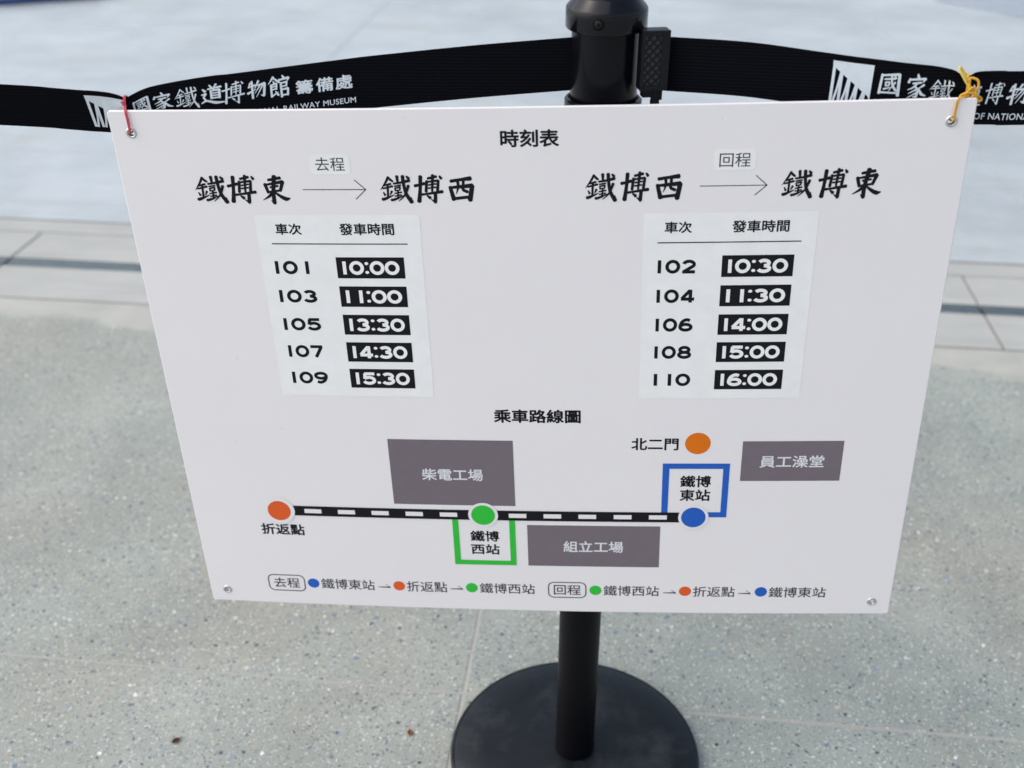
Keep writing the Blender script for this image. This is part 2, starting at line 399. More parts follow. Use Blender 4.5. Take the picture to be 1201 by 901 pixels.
# ------------------------------------------------------------------ glyph tools: everything is drawn in a 2-D frame, then mapped onto its surface
def resample(pts, ws, sub=7):
    P = smoothpath([(x, y, 0) for x, y in pts], sub); n = len(pts); W = []
    for i in range(n - 1):
        for s in range(sub): W.append(ws[i] + (ws[i + 1] - ws[i]) * (s / sub))
    W.append(ws[-1]); return [(p.x, p.y) for p in P], W
class Flat:
    """flat drawing: lists of 2-D points, faces, layer height per vertex, material per face"""
    def __init__(s): s.v = []; s.f = []; s.m = []
    def poly(s, pts, h=0.0, mi=0):
        b = len(s.v); s.v += [(x, y, h) for x, y in pts]; s.f.append(list(range(b, b + len(pts)))); s.m.append(mi)
    def strip(s, P, W, h=0.0, mi=0, closed=False):
        n = len(P); b = len(s.v)
        for i in range(n):
            a = P[(i + 1) % n] if (closed or i < n - 1) else P[i]; c = P[i - 1] if (closed or i > 0) else P[i]
            tx, ty = a[0] - c[0], a[1] - c[1]; L = math.hypot(tx, ty) or 1; nx, ny = -ty / L, tx / L
            k = 1.0
            if 0 < i < n - 1 or closed:
                ux, uy = P[(i + 1) % n][0] - P[i][0], P[(i + 1) % n][1] - P[i][1]; l2 = math.hypot(ux, uy) or 1
                k = min(2.0, 1 / max(0.35, abs((-uy / l2) * nx + (ux / l2) * ny)))
            w_ = W[i] / 2 * k
            s.v += [(P[i][0] + nx * w_, P[i][1] + ny * w_, h), (P[i][0] - nx * w_, P[i][1] - ny * w_, h)]
        for i in range(n if closed else n - 1):
            j = (i + 1) % n; s.f.append([b + 2 * i, b + 2 * i + 1, b + 2 * j + 1, b + 2 * j]); s.m.append(mi)
    def disc(s, x, y, rx, ry, h=0.0, mi=0, seg=28):
        s.poly([(x + rx * math.cos(2 * math.pi * k / seg), y + ry * math.sin(2 * math.pi * k / seg)) for k in range(seg)], h, mi)
    def bbox(s, i0=0):
        xs = [p[0] for p in s.v[i0:]]; ys = [p[1] for p in s.v[i0:]]; return min(xs), min(ys), max(xs), max(ys)
    def fit(s, i0, X0, Y0, X1, Y1):
        a, b, c, d = s.bbox(i0)
        for i in range(i0, len(s.v)):
            x, y, h = s.v[i]; s.v[i] = (X0 + (x - a) / (c - a) * (X1 - X0), Y0 + (y - b) / (d - b) * (Y1 - Y0), h)
    def build(s, name, mats, surf, parent, step=None, ystep=None):
        """surf(x, y, h) -> 3-D point; step: cut faces into columns so they follow a bend"""
        bm = bmesh.new(); vs = [bm.verts.new(p) for p in s.v]
        for f, m in zip(s.f, s.m):
            try: ff = bm.faces.new([vs[i] for i in f]); ff.material_index = m
            except ValueError: pass
        if step:
            x0 = min(p[0] for p in s.v); x1 = max(p[0] for p in s.v); k = math.floor(x0 / step) + 1
            while k * step < x1:
                bmesh.ops.bisect_plane(bm, geom=bm.verts[:] + bm.edges[:] + bm.faces[:], plane_co=(k * step, 0, 0), plane_no=(1, 0, 0), dist=1e-5); k += 1
        if ystep:
            y0 = min(p[1] for p in s.v); y1 = max(p[1] for p in s.v); k = math.floor(y0 / ystep) + 1
            while k * ystep < y1:
                bmesh.ops.bisect_plane(bm, geom=bm.verts[:] + bm.edges[:] + bm.faces[:], plane_co=(0, k * ystep, 0), plane_no=(0, 1, 0), dist=1e-6); k += 1
        for v in bm.verts: v.co = surf(*v.co)
        bm.normal_update()
        return obj(name, bm, mats, parent)

# --- sans lettering: the font built into Blender
_fc = bpy.data.curves.new('font_source', 'FONT'); _fo = bpy.data.objects.new('font_source', _fc)
def font_mesh(body, bold=0.0, spacing=1.0):
    COL.objects.link(_fo)
    _fc.body = body; _fc.offset = bold; _fc.resolution_u = 3; _fc.space_character = spacing
    bpy.context.view_layer.update()
    dg = bpy.context.evaluated_depsgraph_get()
    me = bpy.data.meshes.new_from_object(_fo.evaluated_get(dg))
    V = [tuple(v.co) for v in me.vertices]; F = [list(p.vertices) for p in me.polygons]
    bpy.data.meshes.remove(me); COL.objects.unlink(_fo)
    return V, F
def text(fl, body, X0, Y0, X1, Y1, bold=0.0, h=0.0, mi=0, spacing=1.0):
    """put body into the box X0..X1, Y0..Y1 (y grows downwards)"""
    V, F = font_mesh(body, min(bold, 0.0), spacing); b = len(fl.v)
    # heavier weights: the same outlines laid again a hair higher and shifted all round
    sh = [(0, 0)] + ([(bold * math.cos(R(a)), bold * math.sin(R(a))) for a in range(0, 360, 45)] if bold > 0 else [])
    for k, (dx, dy) in enumerate(sh):
        b2 = len(fl.v)
        fl.v += [(x + dx, -y + dy, h + k * 0.000004) for x, y, z in V]
        fl.f += [[b2 + i for i in f] for f in F]; fl.m += [mi] * len(F)
    fl.fit(b, X0, Y0, X1, Y1)

# --- brush-written characters, stroke by stroke: (points, widths)
BRUSH = {
'鐵': [([(165,103),(130,165),(70,250)],[20,15,3]), ([(165,108),(185,132),(210,152)],[12,19,14]), ([(113,197),(185,178)],[12,17]),
  ([(98,232),(203,205)],[12,16]), ([(152,190),(146,335)],[16,16]), ([(100,272),(116,306)],[7,19]), ([(192,262),(172,302)],[18,7]),
  ([(85,354),(118,346),(215,303)],[24,22,5]), ([(215,176),(300,163),(387,142)],[14,17,24]), ([(258,92),(262,160)],[23,16]),
  ([(222,206),(292,194)],[11,12]), ([(228,228),(231,260)],[12,11]), ([(228,227),(284,217),(277,250)],[10,13,11]), ([(230,256),(280,248)],[10,10]),
  ([(220,287),(296,273)],[10,12]), ([(258,262),(252,350)],[13,13]), ([(222,318),(292,304)],[10,11]), ([(180,363),(224,352),(312,312)],[20,18,5]),
  ([(318,90),(325,195),(345,295),(397,388)],[25,22,24,30]), ([(397,390),(395,328)],[24,2]), ([(374,198),(332,300),(256,378)],[21,15,3]), ([(360,94),(382,120)],[13,23])],
'博': [([(463,195),(520,183),(577,168)],[25,19,25]), ([(535,84),(522,240),(502,382)],[30,25,34]), ([(616,110),(716,87)],[19,21]),
  ([(604,138),(588,266)],[22,22]), ([(604,150),(736,134),(720,252)],[14,20,23]), ([(622,187),(708,172)],[13,13]), ([(617,224),(702,212)],[13,13]),
  ([(676,70),(658,262)],[24,15]), ([(750,80),(770,110)],[13,25]), ([(540,298),(600,290),(777,264)],[20,16,25]), ([(696,272),(686,388)],[25,28]),
  ([(690,392),(638,352)],[24,3]), ([(596,310),(632,338)],[11,27])],
'東': [([(922,110),(1062,84)],[20,25]), ([(880,158),(907,262)],[26,22]), ([(893,166),(1085,130),(1045,242)],[15,28,21]), ([(935,197),(1027,180)],[16,17]),
  ([(905,256),(1047,234)],[17,18]), ([(997,64),(966,250),(961,388)],[34,28,30]), ([(966,392),(928,354)],[24,3]), ([(952,262),(912,305),(835,352)],[26,20,3]),
  ([(982,258),(1048,310),(1103,337),(1152,326)],[13,26,33,3])],
'西': [([(885,170),(1005,152),(1130,138)],[26,24,36]), ([(875,238),(915,392)],[27,37]), ([(882,247),(1146,224),(1112,402)],[20,36,38]),
  ([(970,162),(974,240),(945,328)],[25,21,3]), ([(1042,152),(1031,276),(1088,300)],[22,23,25]), ([(908,382),(1112,360)],[24,24])],
'國': [([(15,15),(11,94)],[9,10]), ([(13,20),(82,8),(86,95)],[7,11,12]), ([(14,89),(84,84)],[8,7]), ([(27,34),(68,27)],[7,8]), ([(32,45),(33,61)],[7,6]),
  ([(32,46),(47,44),(45,58)],[6,7,6]), ([(33,60),(46,58)],[6,6]), ([(27,74),(52,65)],[8,3]), ([(53,18),(58,50),(75,75)],[8,8,10]), ([(69,42),(47,80)],[8,2]), ([(63,17),(71,25)],[5,8])],
'家': [([(48,2),(54,15)],[7,12]), ([(18,20),(13,36)],[6,11]), ([(19,25),(85,17),(74,33)],[7,10,3]), ([(32,39),(68,33)],[7,8]), ([(51,37),(36,54),(12,66)],[9,7,2]),
  ([(42,48),(57,66),(54,90),(38,92)],[7,10,10,2]), ([(53,60),(18,80)],[8,2]), ([(57,72),(14,98)],[8,2]), ([(82,41),(60,57)],[10,3]), ([(59,55),(74,77),(96,84)],[6,12,3])],
'道': [([(40,3),(47,15)],[5,10]), ([(67,2),(57,15)],[9,3]), ([(33,23),(85,15)],[7,9]), ([(44,30),(44,71)],[8,9]), ([(43,33),(77,28),(75,69)],[6,10,10]), ([(46,45),(74,42)],[6,6]),
  ([(46,56),(74,54)],[6,6]), ([(46,68),(74,66)],[7,7]), ([(58,18),(53,31)],[8,6]), ([(13,21),(22,33)],[6,12]), ([(7,49),(24,44),(13,62),(23,80)],[6,9,7,9]), ([(3,91),(24,80),(60,91),(99,88)],[5,9,13,3])],
'物': [([(22,13),(9,38)],[10,3]), ([(11,35),(46,26)],[7,9]), ([(30,5),(28,94)],[10,11]), ([(5,66),(47,48)],[12,3]), ([(63,6),(41,44)],[11,3]), ([(56,29),(93,21),(84,86),(68,80)],[7,11,12,2]),
  ([(71,28),(39,70)],[8,2]), ([(83,29),(46,90)],[8,2])],
'館': [([(28,3),(3,34)],[11,2]), ([(28,8),(47,25)],[6,11]), ([(26,22),(30,32)],[5,8]), ([(14,39),(40,34),(38,61)],[6,9,7]), ([(16,48),(38,46)],[6,6]), ([(16,60),(38,58)],[6,6]), ([(15,38),(14,94)],[9,9]),
  ([(13,92),(46,73)],[10,2]), ([(33,69),(45,88)],[5,11]), ([(69,0),(75,11)],[6,11]), ([(54,16),(51,30)],[7,10]), ([(54,19),(97,13),(90,28)],[7,11,3]), ([(60,32),(60,98)],[9,10]),
  ([(60,35),(87,31),(84,51)],[6,9,7]), ([(60,50),(84,48)],[6,6]), ([(60,65),(91,61),(88,92)],[6,10,9]), ([(60,91),(88,88)],[7,7])],
}
def brush(fl, ch, X0, Y0, X1, Y1, h=0.0, mi=0, fat=1.0, dh=0.00001):
    i0 = len(fl.v)
    for k, (pts, ws) in enumerate(BRUSH[ch]):
        P, W = [], []
        segs = []
        # sharp folds stay sharp: split the stroke where it turns by more than 50 degrees
        cur = [0]
        for i in range(1, len(pts) - 1):
            a = math.atan2(pts[i][1] - pts[i-1][1], pts[i][0] - pts[i-1][0]); b = math.atan2(pts[i+1][1] - pts[i][1], pts[i+1][0] - pts[i][0])
            cur.append(i)
            if abs((b - a + math.pi) % (2 * math.pi) - math.pi) > R(50): segs.append(cur); cur = [i]
        cur.append(len(pts) - 1); segs.append(cur)
        for si, sg in enumerate(segs):
            p, w_ = resample([pts[i] for i in sg], [ws[i] * fat for i in sg])
            # brush ends: a slanted, rounded touch-down and lift
            for end in (0, -1):
                ww = w_[end]
                if ww > 5 or ww > 0.5 * max(w_):
                    q = p[end]; nb = p[1] if end == 0 else p[-2]
                    d = math.hypot(q[0] - nb[0], q[1] - nb[1]) or 1; ex = ((q[0] - nb[0]) / d * ww * 0.28, (q[1] - nb[1]) / d * ww * 0.28)
                    tip = (q[0] + ex[0], q[1] + ex[1])
                    if end == 0: p.insert(0, tip); w_.insert(0, ww * 0.45)
                    else: p.append(tip); w_.append(ww * 0.45)
            fl.strip(p, w_, h + (k + 0.4 * si) * dh, mi)
    fl.fit(i0, X0, Y0, X1, Y1)

# --- wide monoline figures
def arc(cx, cy, rx, ry, a0, a1, n=18):
    return [(cx + rx * math.cos(R(a0 + (a1 - a0) * i / n)), cy + ry * math.sin(R(a0 + (a1 - a0) * i / n))) for i in range(n + 1)]
DIG = {
'0': ('c', [arc(.5, .5, .40, .405, 0, 360, 40)[:-1]]),
'1': ('o', [[(.55, 1.0), (.55, 0)]]),
'2': ('o', [arc(.49, .665, .36, .24, 172, -32) + [(.10, .09)], [(.03, .095), (.93, .095)]]),
'3': ('o', [arc(.47, .71, .33, .195, 158, -90), arc(.47, .305, .38, .21, 90, -162)]),
'4': ('o', [[(.70, 1.0), (.70, 0)], [(.66, .94), (.09, .29)], [(.04, .27), (.98, .27)]]),
'5': ('o', [[(.92, .905), (.17, .905)], [(.215, .93), (.17, .47)], arc(.48, .35, .40, .255, 145, -160)]),
'6': ('o', [[(.80, .83), (.62, .90), (.42, .86), (.24, .73), (.13, .52), (.10, .36)]]),
'7': ('o', [[(.02, .905), (.93, .905)], [(.84, .88), (.38, 0)]]),
'8': ('o', []),
}
def digits(fl, s, X0, Y0, X1, Y1, h=0.0, mi=0, gap=0.12, th=0.195, dh=0.00001):
    i0 = len(fl.v); x = 0.0; ref = None
    def seg(path, closed=False, k=0): fl.strip([(x + a, 1 - b) for a, b in path], [th] * len(path), h + k * dh, mi, closed)
    for ch in s:
        if ch == ':':
            for yy in (0.16, 0.84): fl.disc(x + 0.16, yy, 0.135, 0.115, h, mi)
            x += 0.32 + gap; continue
        if ch == '8':
            seg(arc(.5, .705, .325, .20, 0, 360, 36)[:-1], True); seg(arc(.5, .295, .39, .205, 0, 360, 36)[:-1], True, 1)
        elif ch in '69':
            A = DIG['6'][1][0]; B_ = arc(.5, .32, .40, .225, 0, 360, 40)[:-1]
            if ch == '9': A = [(1 - a, 1 - b) for a, b in A]; B_ = [(1 - a, 1 - b) for a, b in B_]
            P = smoothpath([(a, b, 0) for a, b in A], 4)
            seg([(p.x, p.y) for p in P]); seg(B_, True, 1)
        else:
            kind, paths = DIG[ch]
            for k, p in enumerate(paths): seg(p, kind == 'c', k)
        x += (0.85 if ch == '1' else 1.0) + gap
    fl.fit(i0, X0, Y0, X1, Y1)

# ------------------------------------------------------------------ timetable board (0.8 x 0.6 m, bent a little by the post behind it)
BPOS = Vector((-0.05989, -0.042, 0.60638)); rx, ry, rz = -0.00049, -0.0380964, -0.0697240
BROT = Matrix.Rotation(rz, 4, 'Z') @ Matrix.Rotation(rx, 4, 'X') @ Matrix.Rotation(ry, 4, 'Y')
BM = Matrix.Translation(BPOS) @ BROT @ Matrix.Translation((0, 0, -0.3))
board = thing('timetable_board', 'white timetable board hung by its top corners from the black belts', 'sign board', BM)
def bend(u): return -0.008 * (1 - (u / 0.4) ** 2)
def bsurf(x, y, h):            # x, y in mm from the top left corner, h above the face in m
    u = x / 1000 - 0.4
    return Vector((u, bend(u) - h, 0.6 - y / 1000))
EYES = [(20.3, 21.2), (779.7, 20.6), (20.6, 582.2), (778.9, 581.6)]

cu = bpy.data.curves.new('panel_outline', 'CURVE'); cu.dimensions = '2D'; cu.fill_mode = 'BOTH'
def spl(pts):
    s_ = cu.splines.new('POLY'); s_.points.add(len(pts) - 1)
    for p, q in zip(s_.points, pts): p.co = (q[0], q[1], 0, 1)
    s_.use_cyclic_u = True
cr = 0.003; rect = []
for cx_, cy_, a0 in ((0.4 - cr, 0.3 - cr, 0), (-0.4 + cr, 0.3 - cr, 90), (-0.4 + cr, -0.3 + cr, 180), (0.4 - cr, -0.3 + cr, 270)):
    rect += [(cx_ + cr * math.cos(R(a0 + k * 22.5)), cy_ + cr * math.sin(R(a0 + k * 22.5))) for k in range(5)]
spl(rect)
for ex, ey in EYES: spl([(ex / 1000 - 0.4 + 0.0034 * math.cos(R(k * 15)), 0.3 - ey / 1000 + 0.0034 * math.sin(R(k * 15))) for k in range(24)])
cu.extrude = 0.0012; cu.bevel_depth = 0.0009; cu.bevel_resolution = 2; cu.offset = -0.0009
co_ = bpy.data.objects.new('panel_outline', cu); COL.objects.link(co_); bpy.context.view_layer.update()
me = bpy.data.meshes.new_from_object(co_.evaluated_get(bpy.context.evaluated_depsgraph_get()))
bpy.data.objects.remove(co_); bpy.data.curves.remove(cu)
bm = bmesh.new(); bm.from_mesh(me); bpy.data.meshes.remove(me)
bmesh.ops.remove_doubles(bm, verts=bm.verts[:], dist=1e-6)
for k in range(-26, 27):
    bmesh.ops.bisect_plane(bm, geom=bm.verts[:] + bm.edges[:] + bm.faces[:], plane_co=(k * 0.015, 0, 0), plane_no=(1, 0, 0), dist=1e-6)
for v in bm.verts:
    x, y, z = v.co; v.co = (x, bend(x) + 0.0021 - z, y + 0.3)
bmesh.ops.recalc_face_normals(bm, faces=bm.faces[:])
obj('panel', bm, MB, board)
for ex, ey in EYES:
    bm = bmesh.new()
    n = 36; prof = [(0.0031, 0.0044), (0.0031, -0.0002), (0.0034, -0.0008), (0.0041, -0.0011), (0.0050, -0.0008), (0.0055, 0.0)]
    rings = [[bm.verts.new((r * math.cos(2 * math.pi * k / n), yy, r * math.sin(2 * math.pi * k / n))) for k in range(n)] for r, yy in prof]
    for a, b in zip(rings, rings[1:]):
        for k in range(n): f = bm.faces.new((a[k], a[(k + 1) % n], b[(k + 1) % n], b[k])); f.smooth = True
    c = bsurf(ex, ey, 0)
    for v in bm.verts: v.co += c
    obj('eyelet', bm, M_METAL, board)

H1, H2, H3, H4, H5 = 0.00015, 0.00030, 0.00045, 0.0006, 0.00075
BOLD = 0.026
def rectf(fl, x0, y0, x1, y1, h, mi=0): fl.poly([(x0, y0), (x1, y0), (x1, y1), (x0, y1)], h, mi)
def rrect(fl, x0, y0, x1, y1, r, h, mi=0, wl=None):
    pts = []
    for cx_, cy_, a0 in ((x1 - r, y0 + r, -90), (x1 - r, y1 - r, 0), (x0 + r, y1 - r, 90), (x0 + r, y0 + r, 180)):
        pts += [(cx_ + r * math.cos(R(a0 + k * 15)), cy_ + r * math.sin(R(a0 + k * 15))) for k in range(7)]
    if wl: fl.strip(pts, [wl] * len(pts), h, mi, True)
    else: fl.poly(pts, h, mi)
def sub(name, fl, mats, label=None, step=15, parent=board):
    o = fl.build(name, mats, bsurf, parent, step)
    if label: o['label'] = label
    return o

fl = Flat(); text(fl, '時刻表', 373.1, 20.6, 427.6, 37.4, BOLD, H1); sub('heading_lettering', fl, M_INK, 'black heading reading 時刻表')
fl = Flat(); text(fl, '乘車路線圖', 354.0, 322.0, 446.3, 338.8, BOLD * 1.1, H1); sub('heading_lettering', fl, M_INK, 'black heading reading 乘車路線圖')
for chars, xs, lab in (('鐵博東', ((73, 63.2, 105.3, 92), (105.3, 62.4, 134.3, 92.1), (139.5, 62.6, 167.2, 92.7)), 'brush lettering 鐵博東 left of the outbound arrow'),
                  ('鐵博西', ((256, 63.2, 287.5, 92), (288.6, 62.6, 317.1, 92.1), (321.9, 64.8, 346.9, 90.5)), 'brush lettering 鐵博西 right of the outbound arrow'),
                  ('鐵博西', ((451.6, 63, 481.6, 91.8), (484.4, 61.9, 511.6, 92), (517.5, 64.8, 542.5, 90.7)), 'brush lettering 鐵博西 left of the return arrow'),
                  ('鐵博東', ((633.9, 62.8, 663, 91.1), (667.2, 61.8, 694.3, 91.8), (699, 62.2, 726, 92.3)), 'brush lettering 鐵博東 right of the return arrow')):
    fl = Flat()
    for c, b in zip(chars, xs): brush(fl, c, *b, H1, 0, 1.58)
    sub('station_lettering', fl, M_INK, lab, None)
for x0, y0, x1, hx, hy0, hy1, lab in ((180.2, 77.6, 241.6, 231.6, 67.9, 87.3, 'thin arrow under 去程'), (558.4, 77.2, 620.2, 609.8, 67.6, 86.8, 'thin arrow under 回程')):
    fl = Flat(); fl.strip([(x0, y0), (x1, y0)], [0.75, 0.75], H1); fl.strip([(hx, hy0), (x1 + 0.3, y0), (hx, hy1)], [0.8] * 3, H1 + 2e-5)
    sub('direction_arrow', fl, M_INK, lab)
for b, t_, word in (((190.1, 42.4, 229.3, 62.5), (195.7, 45.6, 223.9, 58.9), '去程'), ((570, 41.8, 608.9, 62.2), (575.3, 45.7, 603.9, 59.1), '回程')):
    fl = Flat(); rrect(fl, *b, 4.0, H1, 0); text(fl, word, *t_, 0.0, H2, 1)
    sub('direction_tag', fl, [M_WHITE, M_SOFT], 'rounded white tag reading ' + word)

TT = {0: [('101', 141.3, 152.0, 175.8, 166.6), ('103', 141.1, 183.8, 180.0, 198.1), ('105', 141.1, 215.6, 180.1, 230.0), ('107', 141.7, 247.1, 178.6, 261.9), ('109', 141.6, 278.7, 180.0, 293.2)],
      1: [('102', 521.8, 151.6, 558.6, 166.2), ('104', 521.6, 183.2, 558.6, 198.0), ('106', 521.6, 214.8, 558.5, 229.9), ('108', 521.3, 246.1, 558.4, 261.0), ('110', 521.5, 278.2, 558.8, 293.0)]}
TM = {0: ['10:00', '11:00', '13:30', '14:30', '15:30'], 1: ['10:30', '11:30', '14:00', '15:00', '16:00']}
for side, (px0, px1, rl0, rl1, h1, h2) in {0: (127.7, 291.8, 141.5, 277.9, (147.2, 112.3, 173.5, 124.2), (211.4, 112.0, 265.8, 124.5)),
                                  1: (507.0, 671.4, 520.8, 657.4, (527.3, 112.2, 553.1, 124.0), (591.1, 111.7, 644.9, 124.0))}.items():
    fl = Flat(); rectf(fl, px0, 103.6, px1, 307.8, H1)
    tp = sub('timetable_panel', fl, M_WHITE, 'pale panel of ' + ('outbound odd-numbered' if side == 0 else 'return even-numbered') + ' trains')
    fl = Flat(); text(fl, '車次', *h1, BOLD * 0.85, H2); sub('column_heading', fl, M_INK, 'column heading 車次', None, tp)
    fl = Flat(); text(fl, '發車時間', *h2, BOLD * 0.85, H2); sub('column_heading', fl, M_INK, 'column heading 發車時間', None, tp)
    fl = Flat(); rectf(fl, rl0, 133.2, rl1, 134.3, H2); sub('heading_rule', fl, M_INK, None, 15, tp)
    for (s_, a, b, c, d), tm in zip(TT[side], TM[side]):
        fl = Flat(); digits(fl, s_, a, b, c, d, H2, 0, 0.14, 0.245); sub('train_number', fl, M_INK, 'train number ' + s_, None, tp)
        fl = Flat(); yc = (b + d) / 2; ox = 0 if side == 0 else 379.3
        rectf(fl, 204.2 + ox, yc - 11.4, 272.8 + ox, yc + 11.4, H2, 0)
        digits(fl, tm, 210.3 + ox, yc - 7.5, 267.6 + ox, yc + 7.5, H3, 1, 0.07, 0.25)
        sub('time_plate', fl, [M_INK, M_WHITE], 'black plate with white time ' + tm, 15, tp)

# route map
for q, word, t_, lab in (((236.4, 361.4, 373.2, 447.9), '柴電工場', (271, 399.0, 338.8, 414.7), 'largest grey block, reading 柴電工場'),
                         ((385.4, 473.8, 534.2, 531.9), '組立工場', (425.9, 495.4, 493.5, 511.4), 'grey block under the line, reading 組立工場'),
                         ((617.7, 361, 723.5, 412), '員工澡堂', (637, 379.1, 705, 394.7), 'smallest grey block at right, reading 員工澡堂')):
    fl = Flat(); rectf(fl, *q, H1, 0); text(fl, word, *t_, BOLD * 0.7, H2, 1); sub('building_block', fl, [M_GREY, M_BLOCK], lab)
fl = Flat(); fl.strip([(304.2, 460), (304.2, 528.6), (368.6, 528.6), (368.6, 460)], [6.7] * 4, H2); sub('station_frame', fl, M_GREEN, 'green open frame below the line')
fl = Flat(); fl.strip([(537.9, 462), (537.9, 392.7), (602.5, 392.7), (602.5, 457.1)], [6.8] * 4, H2); fl.strip([(605.9, 457.2), (583, 457.2)], [6.8] * 2, H2 + 3e-5); sub('station_frame', fl, M_BLUE, 'blue open frame above the line')
fl = Flat(); rectf(fl, 117.5, 454.3, 556.0, 467.8, H3, 0)
for x in (131.6, 170.5, 209.3, 248.4, 287.4, 365.3, 404.3, 443.2, 482.3, 521.2): rectf(fl, x, 458.2, x + 19.7, 463.9, H4, 1)
sub('route_line', fl, [M_INK, MB], 'black track line with white dashes')
for cx_, cy_, ring, m, lab in ((101.9, 461.7, 18.2, M_RED, 'red orange dot at the left end of the line'), (336.4, 460.8, 16.8, M_GREEN, 'green dot in the middle of the line'), (570, 460.7, 16.6, M_BLUE, 'blue dot at the right end of the line')):
    fl = Flat(); fl.disc(cx_, cy_, ring, ring, H4, 1, 56); fl.disc(cx_, cy_, 13.4, 13.5, H5, 0, 56); sub('station_dot', fl, [m, MB], lab)
fl = Flat(); fl.disc(570.4, 363.7, 13.5, 13.5, H1, 0, 56); sub('station_dot', fl, M_ORANGE, 'orange dot above the blue frame')
for rows, lab in (((('北二門', 500.1, 356.9, 550.1, 372.5),), 'lettering 北二門'), ((('折返點', 76.7, 480.6, 128, 496.4),), 'lettering 折返點 under the left end of the line'),
             ((('鐵博', 553.6, 405, 586.8, 420.5), ('東站', 553.9, 423.2, 586.9, 438.8)), 'lettering 鐵博東站 inside the blue frame'),
             ((('鐵博', 320.4, 483, 353.3, 498.3), ('西站', 320.4, 501.8, 353.2, 516.8)), 'lettering 鐵博西站 inside the green frame')):
    fl = Flat()
    for wd, *b in rows: text(fl, wd, *b, BOLD * 0.9, H1)
    sub('place_lettering', fl, M_INK, lab)
def legend(lab, head, hb, items):
    fl = Flat(); rrect(fl, *hb, 6.5, H1, 0, 1.3)
    for kind, *a in items:
        if kind == 't': text(fl, a[0], a[1], a[2], a[3], a[4], 0.007, H1, 0)
        elif kind == 'd': fl.disc(a[0], a[1], 7.0, 7.0, H1, a[2], 32)
        else:
            x0, x1, y = a; fl.strip([(x0, y), (x1, y), (x1 - 5.2, y - 4.2)], [0.95, 1.1, 0.9], H1 + 2e-5, 0)
    sub('route_legend', fl, [M_SOFT, M_BLUE, M_RED, M_GREEN], lab)
legend('outbound legend line starting with 去程', '去程', (74.0, 556.6, 117.8, 580.0), [('t', '去程', 80.2, 560.6, 111.6, 575.6), ('d', 128.6, 567.4, 1), ('t', '鐵博東站', 138, 559.6, 202.4, 575), ('a', 206.7, 221.2, 569.6),
    ('d', 231.8, 567.1, 2), ('t', '折返點', 240.9, 559.4, 288.9, 575), ('a', 292.5, 307.3, 569.2), ('d', 318.0, 566.8, 3), ('t', '鐵博西站', 327.4, 559.3, 392, 574.4)])
legend('return legend line starting with 回程', '回程', (407.9, 556.0, 451.2, 578.4), [('t', '回程', 414, 559.6, 445.2, 574.6), ('d', 462.3, 567, 3), ('t', '鐵博西站', 471.6, 559.5, 535.6, 574.6), ('a', 540.4, 554.9, 569.3),
    ('d', 565.3, 566.8, 2), ('t', '折返點', 574.5, 559.6, 622.1, 574.8), ('a', 626, 640.2, 569.5), ('d', 651.8, 567, 1), ('t', '鐵博東站', 660.9, 560, 725.6, 575.2)])

# ------------------------------------------------------------------ belts
def interp(tab, x):
    if x <= tab[0][0]: return tab[0][1]
    for (a, p), (b, q) in zip(tab, tab[1:]):
        if x <= b:
            t = (x - a) / (b - a); return p + (q - p) * t
    return tab[-1][1]
def smooth_tab(tab, n=6):
    P = smoothpath([(a, b, 0) for a, b in tab], n); return [(p.x, p.y) for p in P]
# top edge height, width, distance of the top edge from the post's plane, lean (bottom edge pushed back)
LT = smooth_tab([(-1.75, 0.955), (-1.2, 0.934), (-0.8, 0.920), (-0.5712, 0.9111), (-0.5234, 0.9080), (-0.4995, 0.9062), (-0.4834, 0.9053), (-0.4716, 0.9040), (-0.4625, 0.9018), (-0.4555, 0.8993), (-0.448, 0.9025), (-0.439, 0.9066), (-0.4264, 0.9105), (-0.398, 0.9160), (-0.3679, 0.9206), (-0.352, 0.9222), (-0.302, 0.9288), (-0.2374, 0.9372), (-0.2065, 0.9408), (-0.1188, 0.9499), (-0.0285, 0.9575)])
LW = [(-1.75, 0.049), (-0.54, 0.049), (-0.50, 0.049), (-0.475, 0.0488), (-0.464, 0.043), (-0.4555, 0.031), (-0.440, 0.034), (-0.42, 0.040), (-0.395, 0.046), (-0.36, 0.049), (0, 0.049)]
LY = [(-1.75, 0.03), (-0.60, 0.004), (-0.4555, 0.002), (-0.25, 0.001), (-0.03, 0.0)]
LL = [(-1.75, 0.0), (-1.2, 0.016), (-0.60, 0.018), (-0.48, 0.018), (-0.44, 0.004), (-0.36, 0.0), (0, 0)]
RT = smooth_tab([(0.046, 0.9635), (0.060, 0.9625), (0.1251, 0.9608), (0.1866, 0.9546), (0.2175, 0.9513), (0.247, 0.9487), (0.264, 0.9469), (0.2905, 0.9446), (0.3034, 0.9425), (0.3105, 0.9403), (0.3175, 0.9360), (0.323, 0.9366), (0.3285, 0.9396), (0.338, 0.9405), (0.3555, 0.9406), (0.3731, 0.9402), (0.6, 0.942), (1.0, 0.952), (1.75, 0.985)])
RW = [(0, 0.049), (0.26, 0.049), (0.300, 0.0465), (0.3195, 0.037), (0.328, 0.045), (0.337, 0.0485), (0.36, 0.049), (1.75, 0.049)]
RY = [(0.046, -0.020), (0.06, -0.021), (0.12, -0.031), (0.25, -0.048), (0.3195, -0.0525), (0.40, -0.049), (1.75, 0.02)]
RL = [(0, 0), (1.75, 0)]
